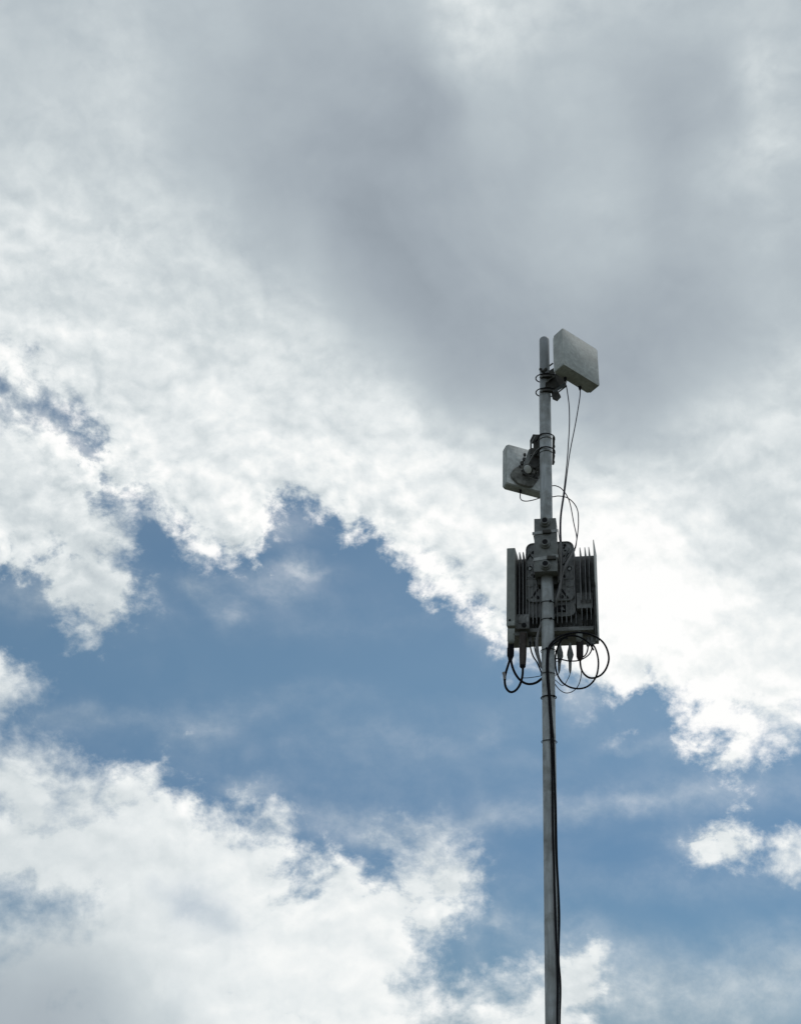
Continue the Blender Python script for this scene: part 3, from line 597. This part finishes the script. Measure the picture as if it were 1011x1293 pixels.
b.box(((a_.x+c_.x)/2, .052, (a_.z+c_.z)/2), (c_.x-a_.x, .006, a_.z-c_.z), bev=.001); sq = b.build('socket', M_HOLE, radio)
b = MB(); a_ = h(709.2, 768.2, .047); b.cyl(a_, a_+Vector((0, .006, 0)), .0075, seg=12); b.cyl(a_+Vector((.009, 0, -.006)), a_+Vector((.009, .006, -.006)), .004, seg=8); b.build('screw', M_CLAMP, sq)
# connectors on the underside
def conn(name, pts, m, y, parent=radio, seg=16, tip=None):
    """turned body from a list of (px, py, half-width in px)"""
    P = [(h(x, yy, y), r/268.) for x, yy, r in pts]; b = MB(); rings = []
    for i, (p, r) in enumerate(P):
        T_ = (P[min(i+1, len(P)-1)][0]-P[max(i-1, 0)][0]).normalized(); n_ = T_.orthogonal().normalized(); bn = T_.cross(n_)
        rings.append([b.bm.verts.new(p+(n_*math.cos(2*math.pi*k/seg)+bn*math.sin(2*math.pi*k/seg))*r) for k in range(seg)])
    for A, Bq in zip(rings, rings[1:]):
        for k in range(seg): b.bm.faces.new((A[k], A[(k+1) % seg], Bq[(k+1) % seg], Bq[k]))
    b.bm.faces.new(rings[0][::-1]); b.bm.faces.new(rings[-1]); return b.build(name, m, parent)
conn('cable_gland', [(644.4, 810, 3.8), (644.4, 818, 4.0), (644.3, 819, 4.5), (644.2, 828, 4.4), (644, 831, 3.2), (643.8, 833.5, 2.6)], M_BLACK, .03)
conn('cable_boot', [(660.0, 800, 4.7), (660, 812, 4.8), (659.8, 830, 4.5), (659.6, 839, 4.0), (659.5, 840.5, 3.6)], M_RUST, .045)
conn('boot_end', [(659.5, 840, 3.9), (659.5, 842.2, 3.7), (659.5, 843.6, 2.2)], M_BLACK, .045)
conn('cable_gland', [(731.6, 806, 4.0), (731.6, 812, 4.6), (731.6, 818, 4.4), (731.6, 829, 4.3), (731.8, 832, 3.4), (732, 834, 1.9)], mat('dark_red_gland', (.018, .012, .012), .6, 0, .3, 50, dirt=60, dirt_col=(.12, .05, .035), dirt_amt=.15), .06)
conn('cable_boot', [(731, 798.5, 4.0), (731, 803, 4.3), (731, 808, 4.0), (731, 811, 2.2)], M_SIDE, .05)
conn('jumper_boot', [(705.5, 812, 2.2), (706, 818, 2.6), (706.5, 824, 3.9), (706.8, 829, 3.9), (706.2, 833, 2.6), (705.8, 838, 2.0), (705.5, 846, 1.6), (705.2, 850, .8)], M_CONN, .08)
conn('jumper_boot', [(719.3, 812, 1.8), (719.3, 817, 2.0), (719.3, 822, 3.4), (719.6, 827, 4.3), (719.4, 832, 3.0), (719.4, 836, 2.0), (719.4, 846, 1.7), (719.4, 850, .8)], M_CONN, .08)
for px in (669, 676.5, 698, 742, 747):
    conn('port_plug', [(px, 805, 2.6), (px, 812, 2.8), (px, 816, 2.0)], M_CAST, .1)

# ------------------------------------------------------------------ clamp block in front of the pole
CFm = Matrix.Translation((0, 0, at(688, 722, -.075).z)) @ Matrix.Rotation(R(-4.0), 4, 'Z')
def hc(px, py, y): return hit(px, py, CFm, y)
cb = empty('pole_clamp', CFm, 'grey cast clamp block with three round sockets, strapped to the front of the pole', 'clamp')
YC = -.072
x0, x1 = hc(674.2, 690, YC).x, hc(702.6, 690, YC).x
zt = hc(688, 654.6, YC).z; zb = hc(688, 721.6, YC).z; zm = hc(688, 686, YC).z
b = MB()
# side view of the casting pushed sideways; lower half stands slightly wider
b.prism([Vector((x0, YC, zm)), Vector((x0, YC, zt)), Vector((x0, .02, zt+.002)), Vector((x0, .02, zm))], (x1-x0-.002, 0, 0), bev=.0015)
b.prism([Vector((x0-.002, YC-.002, zb+.02)), Vector((x0-.002, YC-.002, zm+.001)), Vector((x0-.002, .035, zm+.001)), Vector((x0-.002, .035, zb+.005)), Vector((x0-.002, YC+.02, zb)),Vector((x0-.002, YC-.002, zb))], (x1-x0+.003, 0, 0), bev=.0015)
body = b.build('block', M_CLAMP, cb)
b = MB(); b.box(((x0+x1)/2+.004, .02, zb-.012), ((x1-x0)*.9, .05, .05), bev=.003)
b.box((x1+.002, -.0, zb+.05), (.008, .06, .18), bev=.002); b.build('rear_jaw', M_STEEL, cb)
for px, py in ((687.2, 656.6), (687.6, 684.0), (687.9, 711.2)):
    a_ = hc(px, py, YC-.030); bs = a_+Vector((0, .030, 0))
    b = MB(); b.cyl(a_, bs, 0, seg=28, prof=[(0, .0175), (.06, .0188), (.5, .0192), (.58, .0235), (.95, .026), (1, .026)]); so_ = b.build('socket', M_CLAMP, cb)
    b = MB(); b.cyl(a_-Vector((0, .0008, 0)), a_+Vector((0, .004, 0)), .0128, seg=24); b.build('bore_shade', M_HOLE, so_)  # black disc over the solid end paints the dark of the opening
def band(pl, pr_, w, bk):
    (xa, ya), (xb, yb) = pl, pr_; b = MB()
    P = [hc(xa, ya-w, YC-.004), hc(xb, yb-w, YC-.004), hc(xb, yb+w, YC-.004), hc(xa, ya+w, YC-.004)]
    b.prism(P, (0, .003, 0)); 
    Q = [P[1], P[1]+Vector((0, .11, 0)), P[2]+Vector((0, .11, 0)), P[2]]
    b.prism([v+Vector((.0015, 0, 0)) for v in Q], (.002, 0, 0))
    Q = [P[0], P[0]+Vector((0, .11, 0)), P[3]+Vector((0, .11, 0)), P[3]]
    b.prism([Vector((x0-.005, v.y, v.z)) for v in Q], (.002, 0, 0)); o = b.build('steel_band', M_BAND, cb, smooth=False)
    x_, y_, bw, bh = bk; a_ = hc(x_, y_, YC-.009); b = MB(); b.box(a_, (bw/268., .012, bh/268.*1.1), bev=.001); b.build('buckle', M_STEEL, o)
band((671.6, 673.6), (703.6, 669.6), 1.7, (690, 671.2, 11, 4.2))
band((673.6, 706.4), (703.4, 701.8), 2.0, (696, 704.2, 11.5, 4.6))

# ------------------------------------------------------------------ cables
def cable(name, pts, r, m, label, cat='cable', group=None, seg=8, smooth=6):
    b = MB(); b.tube([at(*p) for p in pts], r, seg=seg, smooth=smooth); return tag(b.build(name, m), label, cat, group)
GA = 'thin jumper cables from the panel antennas'
cable('jumper_cable', [(713.4, 484, -.02), (714.9, 489, -.03), (716.5, 499, -.04), (718.2, 514, -.05), (718.5, 536, -.06), (717.2, 560, -.06), (715.2, 586, -.06), (711.3, 621, -.07), (707.4, 648, -.08), (706.4, 667, -.09), (706.8, 684, -.09), (707.6, 700, -.07), (707.6, 718, -.04), (706.2, 733, -.02), (703, 750, -.01), (700.2, 768, .02), (697, 780, .045)], .0026, M_THIN,
      'thin cable hanging straight from the left socket of the top antenna', group=GA)
cable('jumper_cable', [(732.1, 492, -.02), (731.9, 499, -.03), (730.4, 510, -.04), (726, 536, -.05), (720.2, 565, -.055), (717.1, 585, -.055), (712.6, 621, -.065), (708.6, 648, -.074), (707.7, 667, -.084), (708.2, 684, -.08), (709, 700, -.06), (708.8, 718, -.035), (707, 735, -.015), (704, 751, -.005), (701, 768, .025), (697.5, 780, .05)], .0026, M_THIN,
      'thin cable slanting from the outer socket of the top antenna', group=GA)
cable('jumper_cable', [(688, 616, .05), (697.7, 613.3, .04), (702.8, 613.9, .03), (708.7, 617.2, .02), (715.5, 626.3, .0), (719.8, 638, -.01), (724, 660.5, -.02), (727.3, 675.8, -.03), (727.4, 684, -.03), (724.5, 694, -.03), (719, 704, -.035), (712.5, 716, -.035), (708.2, 730, -.02), (705.5, 745, -.01), (702, 760, .01), (698, 776, .045)], .0026, M_THIN,
      'upper of the two thin cables bowing out right of the pole above the radio', group=GA)
cable('jumper_cable', [(656.8, 621, .11), (656.4, 628, .11), (658.5, 631.6, .1), (664, 632.8, .09), (672, 631.6, .07), (681, 629, .05), (690, 627.5, .045), (697.5, 627.3, .04), (705.3, 626.3, .03), (715.5, 628.4, .01), (724, 635.3, .0), (728.9, 645, -.01), (729.9, 659, -.02), (729, 672.4, -.025), (727.4, 684, -.03), (726, 692, -.03), (720.6, 703.5, -.032), (714.2, 715.5, -.033), (709.6, 730, -.018), (706.6, 745, -.008), (702.6, 760, .012), (698, 778, .05)], .0026, M_THIN,
      'thin cable looping under the rear-facing antenna and bowing out right of the pole', group=GA)
# pale jackets where the bundle is wrapped in front of the radio
cable('cable_sleeve', [(707.2, 684.5, -.092), (707.6, 700, -.074), (707.7, 718, -.046), (706.3, 733, -.026)], .0052, M_JACKET, 'straight grey sleeve on cables beside the clamp block', 'cable sleeve', 'grey sleeves on the antenna cables')
cable('cable_sleeve', [(724.6, 694, -.036), (719.4, 704, -.04), (713, 716, -.04), (708.8, 728, -.026), (705.8, 745, -.018), (702.4, 757, -.004), (700.2, 766, .02), (696, 774, .045)], .0062, M_JACKET, 'slanting grey sleeve on cables across the right of the radio bracket', 'cable sleeve', 'grey sleeves on the antenna cables')
cable('cable_sleeve', [(690, 778, .045), (684.5, 785, .04), (681, 794, .03), (678.4, 804, .025), (677.6, 815, .025), (679, 828, .03), (683, 842, .04)], .0072, M_JACKET, 'grey cable bundle curving down left of the pole below the radio', 'cable sleeve')
# left: heavy black leads
cable('power_lead', [(643.9, 831, .03), (641.2, 840, .03), (638.2, 850, .03), (636.9, 859, .03), (638.4, 868, .03), (643, 873.4, .03), (648.4, 873.2, .03), (653.6, 868.6, .035), (657.4, 861, .04), (659.4, 852, .045), (659.8, 842, .045)], .0056, M_BLACK, 'thick black lead hanging in a loop at the far left under the radio', 'cable', 'heavy black leads under the radio')
cable('power_lead', [(644.4, 831, .032), (646.6, 842, .03), (651, 852, .025), (657, 859.2, .025), (664, 863.2, .028), (671, 863.6, .032), (677.6, 861.4, .038), (684, 856.6, .045), (692, 851, .05)], .0058, M_BLACK, 'thick black lead sweeping from the left gland to behind the pole', 'cable', 'heavy black leads under the radio')
b = MB(); b.tube([at(635.2, 849, .025), at(636.4, 852, .024), at(637.0, 858, .024)], .0072, seg=8, smooth=2); tag(b.build('cable_label', M_JACKET), 'small grey tag wrapped round the left black lead', 'label')
cable('thin_wire', [(660, 856, .04), (666, 855.9, .045), (675, 854.8, .05), (684, 853.2, .05), (690, 852.5, .05)], .0018, M_BLACK, 'thin black wire running level to the pole under the brown boot', 'wire', 'thin wires under the radio')
cable('signal_cable', [(668.6, 810, .08), (669.4, 818, .08), (672.4, 828, .07), (677.4, 836, .06), (680.2, 842, .05), (684.4, 852, .045), (688, 858, .045)], .0036, M_BLACK, 'outer black cable left of the grey bundle below the radio', 'cable', 'black cables left of the pole')
cable('signal_cable', [(673.8, 810, .08), (675, 820, .08), (677.6, 829, .07), (681, 838, .06), (683.6, 844, .05), (688, 850, .045)], .0032, M_BLACK, 'inner black cable against the grey bundle below the radio', 'cable', 'black cables left of the pole')
# right: slack coiled beside the pole
cable('power_cable', [(746, 812, .08), (750.8, 818, .05), (754.2, 829, .03), (755.0, 840, .02), (753, 852, .01), (748, 861, .0), (740, 867.4, -.01), (730, 869.6, -.01), (719, 867.6, -.01), (709.5, 861.6, -.01), (703.4, 852, .0), (701.2, 843, .01), (700.8, 830, .02), (703, 820, .01), (707, 810, -.01), (712, 804.6, -.02), (720, 802.6, -.02), (729, 803.6, -.01), (738, 808, .0), (744.4, 813.6, .03), (749, 821, .05)], .0042, M_BLACK, 'black cable coiled in the inner ring right of the pole', 'cable', 'black cables coiled right of the pole')
low_l = [(692.5, 880, -.036), (695, 920, -.037), (695.4, 934, -.037), (696.5, 961, -.037), (697.0, 994, -.037), (697.3, 1026, -.036), (697.8, 1058, -.035), (699.0, 1089, -.034), (699.8, 1121, -.033), (701.4, 1170, -.031), (703.2, 1212, -.028), (703.9, 1237, -.026), (703.8, 1262, -.026), (703.4, 1290, -.025), (704, 1340, -.02), (704, 1400, -.02), (704, 1600, -.02), (704, 1900, -.02)]
low_r = [(694.0, 880, -.040), (697.0, 920, -.040), (698.2, 934, -.038), (699.2, 965, -.035), (700.4, 1000, -.030), (701.4, 1026, -.026), (702.0, 1058, -.024), (702.8, 1089, -.02), (704.0, 1112, -.015), (705.2, 1137, -.01), (705.8, 1162, -.01), (705.0, 1195, -.012), (705.0, 1215, -.012), (706.8, 1237, -.005), (707.1, 1257, -.005), (706.2, 1286, -.01), (706, 1340, -.01), (706, 1400, -.01), (706, 1600, -.01), (706, 1900, -.01)]
cable('power_cable', [(731.8, 832, .06), (733, 843, .04), (737, 851, .02), (744, 855.8, .0), (752, 855.4, -.01), (760, 850.8, -.01), (765.8, 842, -.01), (768.2, 831, -.01), (765.6, 819, -.01), (759.6, 809.6, -.02), (750, 803.0, -.03), (740, 799.6, -.04), (730, 798.6, -.04), (720, 799.4, -.045), (710, 802.2, -.045), (702, 806.6, -.045), (695.5, 812.6, -.045), (691.4, 820, -.042), (690.2, 830, -.038), (690.0, 845, -.036), (690.8, 862, -.036)]+low_l, .0046, M_BLACK, 'black cable from the dark red gland, looping widest right and running down the pole', 'cable', 'black cables coiled right of the pole')
cable('power_cable', [(716, 806, .06), (710, 806, .0), (703.5, 809.5, -.04), (697, 814.5, -.046), (692.8, 821, -.044), (691.6, 831, -.040), (691.4, 845, -.039), (692.4, 862, -.039)]+low_r, .0046, M_BLACK, 'black cable without a coil, running down the pole and bulging off its right edge', 'cable', 'black cables coiled right of the pole')
cable('signal_cable', [(747.6, 812, .08), (746.6, 820, .07), (743, 826.6, .06), (736, 831.6, .06), (728, 834.4, .06), (718, 834.6, .06), (710, 833, .055), (703, 831.6, .04), (697, 834, .034)], .0032, M_THIN, 'dark cable swinging low behind the boots right of the pole', 'cable', 'dark cables behind the boots')
cable('signal_cable', [(742, 812, .1), (741.6, 820, .1), (739.4, 826, .09), (735.6, 829.4, .09), (731, 829, .09)], .0034, M_THIN, 'short dark cable hooking behind the dark red gland', 'cable', 'dark cables behind the boots')
cable('thin_wire', [(732.4, 834, .06), (733.6, 845, .05), (733, 855, .04), (730.4, 864, .03), (726.4, 870, .03), (720.6, 874, .03), (714, 875, .03), (708, 872.4, .03), (703, 867.6, .03), (699.6, 862.6, .03)], .0021, M_THIN, 'thin wire from the dark red gland making the lowest loop right of the pole', 'wire', 'thin wires under the radio')
cable('thin_wire', [(719.6, 848, .08), (718.6, 853, .075), (715.6, 859, .065), (712.6, 864.2, .055), (709, 865.4, .045), (705, 862.6, .04), (701, 859.0, .035), (697, 856, .03)], .0018, M_THIN, 'thin wire leaving the right grey boot and curling to the pole', 'wire', 'thin wires under the radio')
cable('thin_wire', [(705.4, 848, .08), (704, 852, .06), (701.4, 847, .05), (700, 840, .04), (701.6, 836, .04), (704.6, 834.5, .05), (709, 830.5, .07)], .0018, M_THIN, 'thin wire curling at the left grey boot', 'wire', 'thin wires under the radio')
# cable ties round the pole
TW = ('just under the clamp block', 'level with the fins of the radio', 'where the cables reach the pole', 'among the cable loops', 'just below the cable loops', 'lowest on the pole')
for i, (px, py, kx, ky, tl) in enumerate(((690.6, 758.6, 694.7, 758.6, 0), (690.8, 780.4, 695.4, 780.8, 0), (691.4, 818.6, 689.6, 818.6, .002), (691.6, 848.6, None, None, -.001), (692, 877.8, 699.4, 879, .002), (692.4, 934, None, None, 0))):
    r_ = .0318 if i < 2 else .0345
    z = at(px, py, -r_).z; root = empty('cable_tie', Matrix.Translation((0, 0, z)), 'black cable tie round the pole, the one '+TW[i], 'cable tie', 'black cable ties round the pole')
    b = MB(); pts = arc(0, 0, 0, r_, 0, 345, 30, tilt=(tl, 0))
    b.tube(pts, .0017 if i != 4 else .0026, seg=6, smooth=0, closed=True); b.build('strap', M_BLACK, root)
    if kx is not None:
        a_ = at(kx, ky, -r_-.002 if kx < 698 else -.02); a_.z -= z
        b = MB(); b.box(a_, (.0085, .008, .0095), bev=.0015); b.build('tie_head', M_BLACK, root)
